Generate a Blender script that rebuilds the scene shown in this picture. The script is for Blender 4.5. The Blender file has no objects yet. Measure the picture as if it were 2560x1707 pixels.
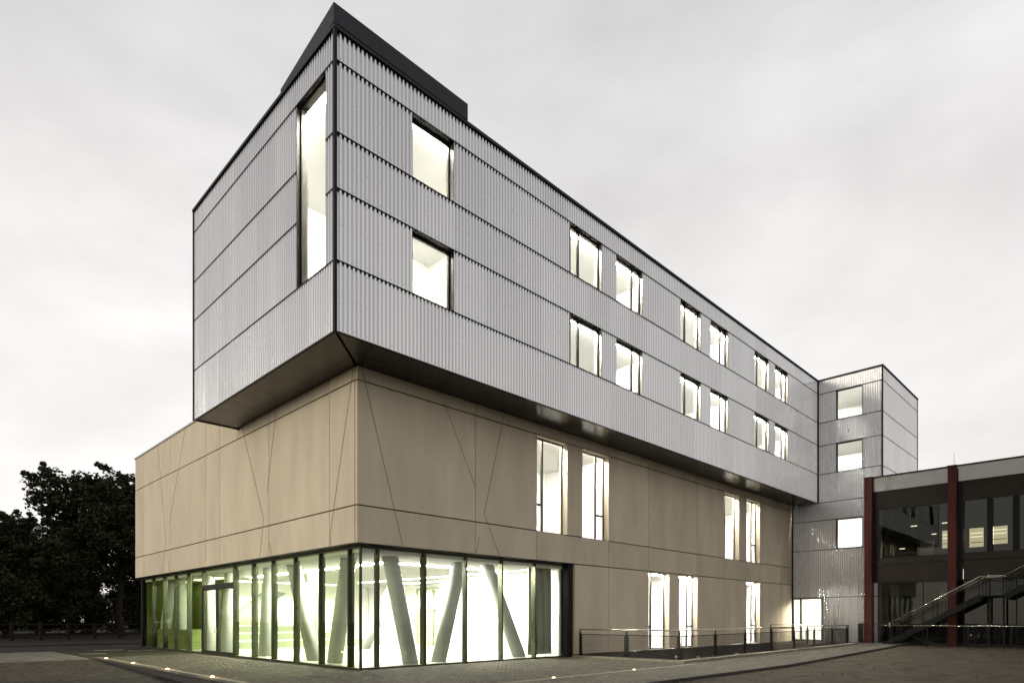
import bpy, bmesh, math, random
import numpy as np
from mathutils import Matrix, Vector
random.seed(7)
RNG = np.random.default_rng(7)
S = bpy.context.scene
R = math.radians

# ------------------------------------------------------------------ camera
cam = bpy.data.cameras.new('camera')
cam.sensor_width = 36.0
cam.lens = 36.0 * 1575 / 2560
cam.shift_y = 693.5 / 2560
cam.clip_end = 3000
co = bpy.data.objects.new('camera', cam)
S.collection.objects.link(co)
co.location = (-10.33, -17.08, 1.6)
co.rotation_euler = (R(90), 0, R(-45))
S.camera = co

# ------------------------------------------------------------------ sky
SUN_EL, SUN_AZ = R(8), R(149)          # low soft evening light, azimuth of the direction to the sun (x axis = 0, ccw)
w = bpy.data.worlds.new('World'); S.world = w; w.use_nodes = True
nt = w.node_tree; nt.nodes.clear()
def N(tree, t, **kw):
    n = tree.nodes.new(t)
    for k, v in kw.items():
        setattr(n, k, v)
    return n
L = nt.links.new
out = N(nt, 'ShaderNodeOutputWorld'); bg = N(nt, 'ShaderNodeBackground')
tc = N(nt, 'ShaderNodeTexCoord'); sep = N(nt, 'ShaderNodeSeparateXYZ')
L(tc.outputs['Generated'], sep.inputs[0])
ramp = N(nt, 'ShaderNodeValToRGB')      # overcast luminance from the horizon to the zenith
cr = ramp.color_ramp
cr.elements[0].position = 0.0; cr.elements[0].color = (1.0, .965, .925, 1)
cr.elements[1].position = 1.0; cr.elements[1].color = (.40, .40, .405, 1)
for p, c in ((.10, (1.04, .995, .955, 1)), (.30, (.975, .95, .93, 1)), (.52, (.90, .88, .868, 1)), (.72, (.69, .68, .685, 1))):
    e = cr.elements.new(p); e.color = c
L(sep.outputs['Z'], ramp.inputs[0])
mp = N(nt, 'ShaderNodeMapping'); mp.inputs['Scale'].default_value = (1.0, 1.0, 2.3)
mp.inputs['Rotation'].default_value = (R(6), R(-10), R(30))
L(tc.outputs['Generated'], mp.inputs[0])
nz = N(nt, 'ShaderNodeTexNoise'); nz.inputs['Scale'].default_value = 1.9; nz.inputs['Detail'].default_value = 6
nz.inputs['Roughness'].default_value = .55; nz.inputs['Distortion'].default_value = .25
L(mp.outputs[0], nz.inputs['Vector'])
mr = N(nt, 'ShaderNodeMapRange'); mr.inputs[1].default_value = .33; mr.inputs[2].default_value = .68
mr.inputs[3].default_value = .82; mr.inputs[4].default_value = 1.10
L(nz.outputs['Fac'], mr.inputs[0])
mul = N(nt, 'ShaderNodeVectorMath', operation='SCALE')
L(ramp.outputs['Color'], mul.inputs[0]); L(mr.outputs[0], mul.inputs['Scale'])
sky = N(nt, 'ShaderNodeTexSky'); sky.sky_type = 'NISHITA'; sky.sun_disc = False
sky.sun_elevation = SUN_EL; sky.sun_rotation = R(90) - SUN_AZ
sc_ = N(nt, 'ShaderNodeVectorMath', operation='SCALE'); sc_.inputs['Scale'].default_value = .008
L(sky.outputs[0], sc_.inputs[0])
add = N(nt, 'ShaderNodeVectorMath', operation='ADD')
# the glow stands over the far side of the building; the cloud cover darkens smoothly towards the opposite sky
dt = N(nt, 'ShaderNodeVectorMath', operation='DOT_PRODUCT'); dt.inputs[1].default_value = (.85, .53, 0)
L(tc.outputs['Generated'], dt.inputs[0])
fall = N(nt, 'ShaderNodeMapRange'); fall.interpolation_type = 'SMOOTHSTEP'
fall.inputs[1].default_value = -1.0; fall.inputs[2].default_value = .9; fall.inputs[3].default_value = .62; fall.inputs[4].default_value = 1.0
L(dt.outputs['Value'], fall.inputs[0])
mul2 = N(nt, 'ShaderNodeVectorMath', operation='SCALE')
L(mul.outputs[0], mul2.inputs[0]); L(fall.outputs[0], mul2.inputs['Scale'])
L(mul2.outputs[0], add.inputs[0]); L(sc_.outputs[0], add.inputs[1])
L(add.outputs[0], bg.inputs['Color']); bg.inputs['Strength'].default_value = 1.0
L(bg.outputs[0], out.inputs['Surface'])

# ------------------------------------------------------------------ sun and exposure
sd = bpy.data.lights.new('sun', 'SUN'); sd.energy = 1.4; sd.angle = R(20); sd.color = (1, .92, .76)
so = bpy.data.objects.new('sun', sd); S.collection.objects.link(so)
dv = Vector((math.cos(SUN_EL) * math.cos(SUN_AZ), math.cos(SUN_EL) * math.sin(SUN_AZ), math.sin(SUN_EL)))
so.rotation_euler = dv.to_track_quat('Z', 'Y').to_euler(); so.location = dv * 60 + Vector((0, 0, 20))
S.view_settings.view_transform = 'Standard'; S.view_settings.look = 'None'
S.view_settings.exposure = 0.0; S.view_settings.gamma = 1.0
S.render.engine = 'CYCLES'
cy = S.cycles
cy.use_denoising = True; cy.max_bounces = 9; cy.diffuse_bounces = 4; cy.glossy_bounces = 4
cy.transparent_max_bounces = 24; cy.transmission_bounces = 6; cy.sample_clamp_indirect = 5
cy.caustics_reflective = False; cy.caustics_refractive = False

# ------------------------------------------------------------------ materials
MATS = {}
def pmat(name, col, rough=.6, metal=0., var=.0, vscale=3., bump=0., bscale=60., island=0., spec=.15, tex=(1, 1, 1), speck=0.):
    """principled material with noise in colour (var), fine relief (bump) and a different tone for every piece (island)"""
    m = bpy.data.materials.new(name); m.use_nodes = True; t = m.node_tree; t.nodes.clear(); l = t.links.new
    o = N(t, 'ShaderNodeOutputMaterial'); b = N(t, 'ShaderNodeBsdfPrincipled'); l(b.outputs[0], o.inputs[0])
    b.inputs['Roughness'].default_value = rough; b.inputs['Metallic'].default_value = metal
    b.inputs['Specular IOR Level'].default_value = spec
    b.inputs['Base Color'].default_value = (*col, 1)
    tcn = N(t, 'ShaderNodeTexCoord'); mpn = N(t, 'ShaderNodeMapping'); mpn.inputs['Scale'].default_value = tex
    geo = N(t, 'ShaderNodeNewGeometry'); l(geo.outputs['Position'], mpn.inputs[0])
    last = None
    def scale(by_socket, src):
        n = N(t, 'ShaderNodeVectorMath', operation='SCALE')
        if src is None: n.inputs[0].default_value = col
        else: l(src, n.inputs[0])
        l(by_socket, n.inputs['Scale']); return n.outputs[0]
    if var:
        nz = N(t, 'ShaderNodeTexNoise'); nz.inputs['Scale'].default_value = vscale; nz.inputs['Detail'].default_value = 6
        nz.inputs['Roughness'].default_value = .6
        l(mpn.outputs[0], nz.inputs['Vector'])
        r = N(t, 'ShaderNodeMapRange'); r.inputs[1].default_value = .3; r.inputs[2].default_value = .7
        r.inputs[3].default_value = 1 - var; r.inputs[4].default_value = 1 + var
        l(nz.outputs['Fac'], r.inputs[0]); last = scale(r.outputs[0], last)
        rr = N(t, 'ShaderNodeMapRange'); rr.inputs[1].default_value = .3; rr.inputs[2].default_value = .7
        rr.inputs[3].default_value = max(.02, rough - .06); rr.inputs[4].default_value = min(1, rough + .06)
        l(nz.outputs['Fac'], rr.inputs[0]); l(rr.outputs[0], b.inputs['Roughness'])
    if speck:
        n2 = N(t, 'ShaderNodeTexNoise'); n2.inputs['Scale'].default_value = bscale * .8; n2.inputs['Detail'].default_value = 2
        l(geo.outputs['Position'], n2.inputs['Vector'])
        r = N(t, 'ShaderNodeMapRange'); r.inputs[1].default_value = .35; r.inputs[2].default_value = .65
        r.inputs[3].default_value = 1 - speck; r.inputs[4].default_value = 1 + speck
        l(n2.outputs['Fac'], r.inputs[0]); last = scale(r.outputs[0], last)
    if island:
        r = N(t, 'ShaderNodeMapRange'); r.inputs[3].default_value = 1 - island; r.inputs[4].default_value = 1 + island
        oi = N(t, 'ShaderNodeObjectInfo'); ad = N(t, 'ShaderNodeMath', operation='ADD'); fr = N(t, 'ShaderNodeMath', operation='FRACT')
        l(geo.outputs['Random Per Island'], ad.inputs[0]); l(oi.outputs['Random'], ad.inputs[1]); l(ad.outputs[0], fr.inputs[0])
        l(fr.outputs[0], r.inputs[0]); last = scale(r.outputs[0], last)
    if last is not None: l(last, b.inputs['Base Color'])
    if bump:
        n3 = N(t, 'ShaderNodeTexNoise'); n3.inputs['Scale'].default_value = bscale; n3.inputs['Detail'].default_value = 4
        l(mpn.outputs[0], n3.inputs['Vector'])
        bp = N(t, 'ShaderNodeBump'); bp.inputs['Strength'].default_value = bump; bp.inputs['Distance'].default_value = .02
        l(n3.outputs['Fac'], bp.inputs['Height']); l(bp.outputs[0], b.inputs['Normal'])
    MATS[name] = m; return m

def emat(name, col, strength):
    m = bpy.data.materials.new(name); m.use_nodes = True; t = m.node_tree; t.nodes.clear()
    o = N(t, 'ShaderNodeOutputMaterial'); e = N(t, 'ShaderNodeEmission')
    e.inputs[0].default_value = (*col, 1); e.inputs[1].default_value = strength
    t.links.new(e.outputs[0], o.inputs[0]); MATS[name] = m; return m

def gmat(name, tint, ior=1.45, rough=.0, peak=1.0):
    """window glass: clear tinted sheet that mirrors by the Fresnel law"""
    m = bpy.data.materials.new(name); m.use_nodes = True; t = m.node_tree; t.nodes.clear(); l = t.links.new
    o = N(t, 'ShaderNodeOutputMaterial'); mx = N(t, 'ShaderNodeMixShader'); lw = N(t, 'ShaderNodeLayerWeight'); pw = N(t, 'ShaderNodeMath', operation='POWER'); fr = N(t, 'ShaderNodeMapRange')
    tr = N(t, 'ShaderNodeBsdfTransparent'); gl = N(t, 'ShaderNodeBsdfGlossy')
    lw.inputs['Blend'].default_value = .5; pw.inputs[1].default_value = 5; f0 = ((ior - 1) / (ior + 1)) ** 2; fr.inputs[3].default_value = f0; fr.inputs[4].default_value = peak
    l(lw.outputs['Facing'], pw.inputs[0]); l(pw.outputs[0], fr.inputs[0])   # Schlick reflectance, the same from both sides
    tr.inputs[0].default_value = (*tint, 1)
    gl.inputs['Roughness'].default_value = rough; gl.inputs[0].default_value = (.95, 1, .95, 1)
    nz = N(t, 'ShaderNodeTexNoise'); nz.inputs['Scale'].default_value = .7
    g = N(t, 'ShaderNodeNewGeometry'); l(g.outputs['Position'], nz.inputs['Vector'])
    bp = N(t, 'ShaderNodeBump'); bp.inputs['Strength'].default_value = .04; bp.inputs['Distance'].default_value = .05
    l(nz.outputs['Fac'], bp.inputs['Height']); l(bp.outputs[0], gl.inputs['Normal'])
    l(fr.outputs[0], mx.inputs[0]); l(tr.outputs[0], mx.inputs[1]); l(gl.outputs[0], mx.inputs[2]); l(mx.outputs[0], o.inputs[0])
    MATS[name] = m; return m

pmat('metal', (.73, .725, .725), .27, 1.0, var=.03, vscale=.7, island=.05, tex=(1, 1, .12))
pmat('metal_edge', (.30, .30, .31), .35, .9, var=.05)
pmat('black', (.012, .012, .012), .45, 0)
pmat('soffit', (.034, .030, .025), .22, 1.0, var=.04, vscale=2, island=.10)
pmat('concrete', (.69, .60, .455), .85, 0, tex=(1, 1, .3), var=.11, vscale=.9, bump=.25, bscale=70, island=.05, speck=.06)
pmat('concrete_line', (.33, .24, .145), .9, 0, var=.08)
pmat('plinth', (.11, .095, .08), .85, 0, var=.2, vscale=2)
pmat('roofbox', (.055, .056, .065), .75, 0, var=.12, vscale=5, bump=.1, bscale=30)
pmat('frame', (.030, .027, .022), .38, .3, var=.1)
pmat('lining', (.30, .285, .25), .4, .5, var=.1)
pmat('frame_bronze', (.075, .068, .055), .4, .5, var=.1)
pmat('mullion', (.055, .058, .035), .32, .6, var=.1)
pmat('plaster', (.83, .825, .79), .8, 0, var=.02, vscale=1.5)
pmat('plaster_warm', (.87, .865, .84), .8, 0, var=.02, vscale=1.5)
pmat('hall_floor', (.62, .62, .56), .22, 0, var=.04, vscale=2)
pmat('column', (.56, .58, .55), .6, 0, var=.05, vscale=3, bump=.1, bscale=40)
pmat('steps', (.36, .40, .28), .6, 0, var=.05)
pmat('green_cast', (.15, .185, .055), .6, 0, var=.12, vscale=2)  # olive colour put in for the dim green cast at the hall's far end
pmat('bluegrey', (.26, .31, .32), .4, 0, var=.1)
pmat('doorwood', (.55, .47, .30), .6, 0, var=.1, vscale=5)
pmat('cabinet', (.45, .45, .42), .6, 0, var=.05)
pmat('curtain', (.52, .53, .47), .85, 0, var=.15, vscale=3, tex=(3, 3, .4))
pmat('paver', (.12, .108, .085), .8, 0, var=.22, vscale=1.2, island=.20, bump=.3, bscale=90)
pmat('paver_dark', (.075, .062, .052), .85, 0, var=.22, vscale=1.0, island=.22, bump=.3, bscale=90)
pmat('slab', (.17, .155, .135), .8, 0, var=.28, vscale=1.2, island=.2, bump=.3, bscale=60)
pmat('bed', (.022, .020, .017), .95, 0, var=.2)
pmat('kerb', (.26, .225, .17), .8, 0, var=.18, vscale=3, bump=.2, bscale=50, island=.08)
pmat('kerb_dark', (.06, .055, .05), .8, 0, var=.25, vscale=3, bump=.2, bscale=50)
pmat('asphalt', (.030, .028, .026), .85, 0, var=.35, vscale=.7, bump=.5, bscale=90, speck=.2)
pmat('dirt', (.058, .046, .032), .95, 0, var=.55, vscale=1.6, bump=.7, bscale=22, speck=.25, tex=(1, 1, 1))
pmat('stone', (.060, .048, .034), .9, 0, island=.5, var=.2)
pmat('earth', (.034, .025, .017), .95, 0, var=.4, vscale=.6, bump=.4, bscale=12)
pmat('verge', (.035, .038, .018), .95, 0, var=.4, vscale=2, bump=.5, bscale=30)
pmat('steel', (.13, .115, .09), .4, .7, var=.15)
pmat('steel_dark', (.02, .02, .018), .5, .5, var=.15)
pmat('handrail', (.70, .66, .56), .22, 1.0, var=.05)
pmat('red', (.078, .020, .015), .5, 0, var=.12, vscale=2, tex=(1, 1, .3))
pmat('fascia', (.36, .35, .325), .32, .85, var=.10, vscale=1.2, bump=.12, bscale=1.1)
pmat('brown', (.034, .027, .019), .55, 0, var=.2, vscale=1.5, tex=(1, 1, .4))
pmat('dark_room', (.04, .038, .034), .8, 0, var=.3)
pmat('whiteboard', (.55, .53, .47), .5, 0, var=.05)
pmat('bark', (.030, .024, .018), .9, 0, var=.3, vscale=4, bump=.5, bscale=20, tex=(1, 1, .2))
pmat('leaf', (.040, .043, .020), .6, 0, island=.45, var=.2, vscale=.4)
pmat('leaf_dark', (.030, .036, .018), .65, 0, island=.45, var=.2, vscale=.4)
pmat('wood_post', (.022, .017, .012), .8, 0, var=.3)
pmat('white_post', (.55, .53, .48), .6, 0, var=.1)
pmat('house', (.16, .16, .165), .8, 0, var=.1)
gmat('glass', (.985, .985, .965), 1.45)
gmat('glass_green', (.93, .97, .84), 1.33, peak=.5)   # peak reflection lowered by hand to keep the mirrored sky faint
gmat('glass_hall', (.975, .985, .945), 1.33, peak=.5)
gmat('glass_dark', (.55, .54, .50), 1.55)
WARM = (1, .98, .93)
emat('lamp_room', WARM, 320.0)
emat('lamp_first', WARM, 330.0)
emat('lamp_entry', (1, .95, .80), 330.0)
emat('lamp_hall', (1, .985, .88), 320.0)
emat('lamp_track', (1, .985, .90), 760.0)
emat('lamp_dim', (.95, 1, .60), 7.0)
emat('mirror_glow', (1, .93, .62), 1.5)  # glow that stands in for lit windows reflected in the annex glass
emat('lamp_ground', (1, .74, .40), 14.0)
emat('lamp_ground_dim', (1, .80, .5), 5.0)
emat('lamp_tube', (1, .95, .75), 4.0)

# ------------------------------------------------------------------ mesh helpers
COL = S.collection
class MB:
    def __init__(self): self.v = []; self.f = []
    def box(self, x0, x1, y0, y1, z0, z1):
        x0, x1 = min(x0, x1), max(x0, x1); y0, y1 = min(y0, y1), max(y0, y1); z0, z1 = min(z0, z1), max(z0, z1)
        b = len(self.v)
        self.v += [(x0, y0, z0), (x1, y0, z0), (x1, y1, z0), (x0, y1, z0), (x0, y0, z1), (x1, y0, z1), (x1, y1, z1), (x0, y1, z1)]
        self.f += [tuple(b + i for i in q) for q in ((3, 2, 1, 0), (4, 5, 6, 7), (0, 1, 5, 4), (1, 2, 6, 5), (2, 3, 7, 6), (3, 0, 4, 7))]
        return self
    def hexa(self, pts):                      # 8 points ordered as in box
        b = len(self.v); self.v += [tuple(p) for p in pts]
        self.f += [tuple(b + i for i in q) for q in ((3, 2, 1, 0), (4, 5, 6, 7), (0, 1, 5, 4), (1, 2, 6, 5), (2, 3, 7, 6), (3, 0, 4, 7))]
        return self
    def poly(self, pts):
        b = len(self.v); self.v += [tuple(p) for p in pts]; self.f.append(tuple(range(b, b + len(pts)))); return self
    def prism(self, poly, z0, z1):            # poly ccw in xy
        n = len(poly); b = len(self.v)
        self.v += [(x, y, z0) for x, y in poly] + [(x, y, z1) for x, y in poly]
        self.f.append(tuple(b + i for i in reversed(range(n)))); self.f.append(tuple(b + n + i for i in range(n)))
        self.f += [(b + i, b + (i + 1) % n, b + n + (i + 1) % n, b + n + i) for i in range(n)]
        return self
    def tube(self, p0, p1, r0, r1=None, n=10, caps=True):
        r1 = r0 if r1 is None else r1
        p0 = Vector(p0); p1 = Vector(p1); d = (p1 - p0).normalized()
        a = d.orthogonal().normalized(); c = d.cross(a); b = len(self.v)
        for p, r in ((p0, r0), (p1, r1)):
            for i in range(n):
                t = 2 * math.pi * i / n
                self.v.append(tuple(p + a * (r * math.cos(t)) + c * (r * math.sin(t))))
        self.f += [(b + i, b + (i + 1) % n, b + n + (i + 1) % n, b + n + i) for i in range(n)]
        if caps:
            self.f.append(tuple(b + i for i in reversed(range(n)))); self.f.append(tuple(b + n + i for i in range(n)))
        return self
    def mesh(self, name, mat, smooth=False):
        m = bpy.data.meshes.new(name); m.from_pydata(self.v, [], self.f)
        if mat: m.materials.append(MATS[mat])
        if smooth: m.polygons.foreach_set('use_smooth', [True] * len(m.polygons))
        m.update(); return m
    def build(self, name, mat, parent=None, smooth=False, **tags):
        return link(name, self.mesh(name, mat, smooth), parent, **tags)

def link(name, mesh, parent=None, loc=None, rot=None, **tags):
    o = bpy.data.objects.new(name, mesh); COL.objects.link(o)
    if parent is not None:
        o.parent = parent
        o.matrix_parent_inverse = Matrix.Translation(-parent.location)
    if loc is not None: o.location = loc
    if rot is not None: o.rotation_euler = rot
    for k, v in tags.items(): o[k] = v
    return o
def empty(name, loc, label, category, group=None):
    o = bpy.data.objects.new(name, None); COL.objects.link(o); o.location = loc; o.empty_display_size = .3
    o['label'] = label; o['category'] = category
    if group: o['group'] = group
    return o
def tag(o, label, category, group=None):
    o['label'] = label; o['category'] = category
    if group: o['group'] = group
    return o
def fast_mesh(name, v, f, mat, smooth=False):
    """quads from numpy arrays"""
    m = bpy.data.meshes.new(name); v = np.asarray(v, 'f'); f = np.asarray(f, 'i')
    m.vertices.add(len(v)); m.vertices.foreach_set('co', v.ravel())
    m.loops.add(f.size); m.loops.foreach_set('vertex_index', f.ravel())
    m.polygons.add(len(f)); m.polygons.foreach_set('loop_start', np.arange(0, f.size, f.shape[1], dtype='i'))
    if smooth: m.polygons.foreach_set('use_smooth', np.ones(len(f), bool))
    m.materials.append(MATS[mat]); m.update(); m.validate(); return m

# facade frames: s runs along the face, d is outward, z up
class Face:
    def __init__(self, kind, c): self.k = kind; self.c = c
    def P(self, s, d, z): return (s, self.c - d, z) if self.k == 'R' else (self.c - d, s, z)
    def box(self, mb, s0, s1, d0, d1, z0, z1):
        a = self.P(s0, d0, z0); b = self.P(s1, d1, z1); mb.box(a[0], b[0], a[1], b[1], a[2], b[2]); return mb
def wall_cells(face, mb, s0, s1, z0, z1, d0, d1, holes):
    """solid wall with openings, cut into a grid of boxes round the holes"""
    ss = sorted({s0, s1, *[h[0] for h in holes], *[h[1] for h in holes]}); ss = [s for s in ss if s0 <= s <= s1]
    for a, b in zip(ss[:-1], ss[1:]):
        cuts = sorted([(h[2], h[3]) for h in holes if h[0] < (a + b) / 2 < h[1]])
        z = z0
        for c0, c1 in cuts:
            if c0 > z: face.box(mb, a, b, d0, d1, z, c0)
            z = max(z, c1)
        if z < z1: face.box(mb, a, b, d0, d1, z, z1)
    return mb

UR, UL = Face('R', -1.7), Face('L', -1.7)         # upper metal volume
CR, CL = Face('R', 0.0), Face('L', 0.0)           # concrete volume
GR, GL = Face('R', .33), Face('L', .33)           # hall glazing
TF, TS = Face('L', 34.1), Face('R', -5.55)        # stair tower front and side
ZB = [9.38, 11.30, 13.25, 14.76, 16.70, 17.50]    # joints of the metal bands

B = empty('school_building', (0, 0, 0), 'grey corrugated metal and tan concrete building with glazed ground floor corner', 'building')

# ------------------------------------------------------------------ corrugated cladding
PITCH, DEEP = .1375, .062
SHEETS = {}
def sheet_mesh(wd, h):
    key = (round(wd, 3), round(h, 3))
    if key in SHEETS: return SHEETS[key]
    st = PITCH / 14; n = max(2, int(round(wd / st))); xs = np.linspace(0, wd, n + 1)
    c = np.cos(2 * math.pi * xs / PITCH); y = -DEEP * .5 * (1 + np.tanh(4.2 * (c + .30)) / np.tanh(4.2))
    v = np.zeros((2 * (n + 1), 3)); v[:n + 1, 0] = xs; v[:n + 1, 1] = y; v[n + 1:, 0] = xs; v[n + 1:, 1] = y; v[n + 1:, 2] = h
    i = np.arange(n); f = np.stack([i, i + 1, n + 2 + i, n + 1 + i], 1)
    SHEETS[key] = fast_mesh('cladding_sheet', v, f, 'metal', True); return SHEETS[key]
def clad(face, s0, s1, z0, z1, width=PITCH * 10):
    """sheets side by side from s0 to s1; the valley lies DEEP behind the face plane"""
    s = s0
    while s < s1 - .02:
        e = min(s + width, s1)
        if s1 - e < .25: e = s1
        m = sheet_mesh(e - s, z1 - z0)
        if face.k == 'R': link('cladding_sheet', m, B, loc=(s, face.c + DEEP, z0))
        else: link('cladding_sheet', m, B, loc=(face.c + DEEP, e, z0), rot=(0, 0, -math.pi / 2))
        s = e
G = .018                                           # half of the black joint between two bands
def band(face, s0, s1, z0, z1, wins):
    holes = sorted([h for h in wins if h[2] < (z0 + z1) / 2 < h[3]])
    s = s0
    for h in holes:
        if h[0] - s > .03: clad(face, s, h[0] - .012, z0 + G, z1 - G)
        s = h[1] + .012
    if s1 - s > .03: clad(face, s, s1, z0 + G, z1 - G)
def joint(face, s0, s1, z, wins):
    holes = sorted([h for h in wins if h[2] < z - .1 and h[3] > z + .1]); s = s0
    for h in holes + [(s1, s1, 0, 0)]:
        if h[0] - s > .03:
            face.box(MB(), s, h[0], -.065, .012, z - G + .001, z + G - .001).build('flashing', 'black', B)
        s = h[1]

# windows of the metal volume: (s0, s1, z0, z1)
PAIRS = [(8.2, 10.15), (11.15, 13.08), (16.28, 18.2), (19.2, 21.1), (24.3, 26.2), (27.1, 29.0)]
URW = [(.85, 2.45, ZB[3], ZB[4]), (.85, 2.45, ZB[1], ZB[2])] + [(a, b, ZB[i], ZB[i + 1]) for i in (1, 3) for a, b in PAIRS]
ULW = [(-1.2, .52, ZB[1], ZB[4])]
TFW = [(-4.41, -2.84, 14.72, 16.65), (-4.41, -2.84, 11.27, 13.17), (-4.41, -2.84, 6.23, 8.18)]

for i in range(5):
    band(UR, -1.66, 34.06, ZB[i], ZB[i + 1], URW)
    band(UL, -1.66, 9.12, ZB[i], ZB[i + 1], ULW)
for z in ZB[1:5]:
    joint(UR, -1.66, 34.06, z, URW); joint(UL, -1.66, 9.12, z, ULW)
ZT = [.10, 3.06, 6.22, 8.19, 9.38, 11.27, 13.18, 14.71, 16.65, 17.50]
for i in range(9):
    hi = ZT[i] >= 9.38
    s1 = -1.76 if hi else (-.02 if i else -2.0)
    band(TF, -5.51, s1, ZT[i], ZT[i + 1], TFW)
    if i: joint(TF, -5.51, s1 if i > 1 else -2.0, ZT[i], TFW)
    if ZT[i] > 6: band(TS, 34.14, 42.8, ZT[i], ZT[i + 1], [])
    if ZT[i] > 7: joint(TS, 34.14, 42.8, ZT[i], [])
TF.box(MB(), -2.0, -.02, -.065, .012, 3.043, 3.077).build('flashing', 'black', B)

# dark trims on the corners, roof edge, roof box
def trim(x0, x1, y0, y1, z0, z1): MB().box(x0, x1, y0, y1, z0, z1).build('corner_trim', 'black', B)
trim(-1.74, -1.655, -1.74, -1.655, 9.36, 17.50)
trim(-1.735, -1.65, 9.115, 9.19, 9.36, 17.50)
trim(34.045, 34.15, -1.755, -1.665, 9.36, 17.50)
trim(34.04, 34.15, -.06, .03, -.3, 9.36)
trim(34.06, 34.145, -5.59, -5.505, .0, 17.50)
trim(42.79, 42.87, -5.58, -5.50, 6.0, 17.50)
MB().box(-1.755, 34.13, -1.755, -1.60, 17.503, 17.60).build('roof_edge', 'roofbox', B)
MB().box(-1.755, -1.60, -1.597, 9.20, 17.503, 17.60).build('roof_edge', 'roofbox', B)
MB().box(34.05, 34.20, -5.60, -1.758, 17.503, 17.60).build('roof_edge', 'roofbox', B)
MB().box(34.203, 42.88, -5.60, -5.45, 17.503, 17.60).build('roof_edge', 'roofbox', B)
MB().prism([(-1.775, -1.775), (2.97, -1.775), (2.97, 1.94), (-1.53, 1.94)], 17.603, 18.12).build('roof_box', 'roofbox', B)
MB().box(-1.58, 34.0, -1.58, 9.1, 17.2, 17.45).build('roof', 'roofbox', B)
MB().box(34.22, 42.8, -5.43, 9.1, 17.2, 17.45).build('roof', 'roofbox', B)
MB().box(.3, 42.8, 9.3, 23.8, 10.3, 10.6).build('roof', 'roofbox', B)
# rivets near the corner
mb = MB()
for i, x in enumerate(np.arange(-1.66 + PITCH, 12, PITCH * 3)):
    for k in range(5):
        z0, z1 = ZB[k], ZB[k + 1]
        for t in ((.07, .5, .93) if z1 - z0 > 1 else (.12, .88)):
            z = z0 + t * (z1 - z0)
            if not any(h[0] - .03 < x < h[1] + .03 and h[2] < z < h[3] for h in URW):
                mb.box(x - .007, x + .007, -1.706, -1.699, z - .008, z + .008)
mb.build('rivets', 'steel', B, kind='stuff')

# walls behind the cladding: a black membrane and the white inner wall
def two_skins(face, s0, s1, z0, z1, holes, din=.36, inner='plaster'):
    wall_cells(face, MB(), s0, s1, z0, z1, -.066, -.10, holes).build('wall_membrane', 'black', B)
    wall_cells(face, MB(), s0, s1, z0, z1, -.103, -din, holes).build('wall', inner, B)
two_skins(UR, -1.58, 34.05, 9.5, 17.18, URW)
two_skins(UL, -1.33, 9.1, 9.5, 17.18, ULW)
two_skins(TF, -5.4, -1.34, 9.5, 17.18, TFW)
two_skins(TF, -5.4, -.05, .1, 9.35, TFW + [(-1.98, -.04, .12, 3.04)])
two_skins(TS, 34.5, 42.7, .1, 17.18, [])
MB().box(-1.72, 42.8, 9.14, 9.28, 9.38, 17.49).build('rear_wall', 'metal', B)
MB().box(42.7, 42.84, -5.48, 9.12, .0, 17.49).build('rear_wall', 'metal', B)

# ------------------------------------------------------------------ windows
def window(face, s0, s1, z0, z1, depth, narrow=None, transom=None, glass='glass', fw=.06, mat='frame', lining='frame', head=None):
    """recessed window: lining round the opening, frame, mullion, panes"""
    hd = fw if head is None else head
    m = MB(); d0, d1 = -depth - .07, -depth
    face.box(m, s0 + .012, s1 - .012, d0, d1, z0 + .012, z0 + fw); face.box(m, s0 + .012, s1 - .012, d0, d1, z1 - hd, z1 - .012)
    face.box(m, s0 + .012, s0 + fw, d0, d1, z0 + fw + .001, z1 - hd - .001); face.box(m, s1 - fw, s1 - .012, d0, d1, z0 + fw + .001, z1 - hd - .001)
    wd = m.build('window', mat, B)
    if lining:
        m = MB(); t = .010
        face.box(m, s0, s0 + t, -.36, -.002, z0 + .012, z1 - .012); face.box(m, s1 - t, s1, -.36, -.002, z0 + .012, z1 - .012)
        face.box(m, s0 + .001, s1 - .001, -.36, -.003, z1 - t, z1); face.box(m, s0 + .001, s1 - .001, -.36, -.003, z0, z0 + t)
        m.build('reveal', lining, wd)
    cells = [(s0 + fw, s1 - fw, z0 + fw, z1 - hd)]
    if narrow:
        sm = s0 + .62 if narrow == 'low' else s1 - .62
        face.box(MB(), sm - .045, sm + .045, d0 - .004, d1 + .004, z0 + fw + .002, z1 - hd - .002).build('mullion', mat, wd)
        cells = [(s0 + fw, sm - .045, z0 + fw, z1 - hd), (sm + .045, s1 - fw, z0 + fw, z1 - hd)]
        if transom:
            zt = z0 + transom; k = 0 if narrow == 'low' else 1; c = cells.pop(k)
            face.box(MB(), c[0], c[1], d0 - .004, d1 + .004, zt - .05, zt + .05).build('transom', mat, wd)
            cells += [(c[0], c[1], c[2], zt - .05), (c[0], c[1], zt + .05, c[3])]
    for c in cells:
        face.box(MB(), c[0] + .002, c[1] - .002, d0 + .030, d0 + .034, c[2] + .002, c[3] - .002).build('pane', glass, wd)
    return wd
for a, b, z0, z1 in URW:
    if a < 2: window(UR, a, b, z0, z1, .20, head=.09)
    else: window(UR, a, b, z0, z1, .13, 'low' if any(abs(a - p[0]) < .01 for p in PAIRS[::2]) else 'high', head=.08, lining='lining')
window(UL, *ULW[0], .12, fw=.07)
for h in TFW: window(TF, *h, .10, fw=.06)

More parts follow.
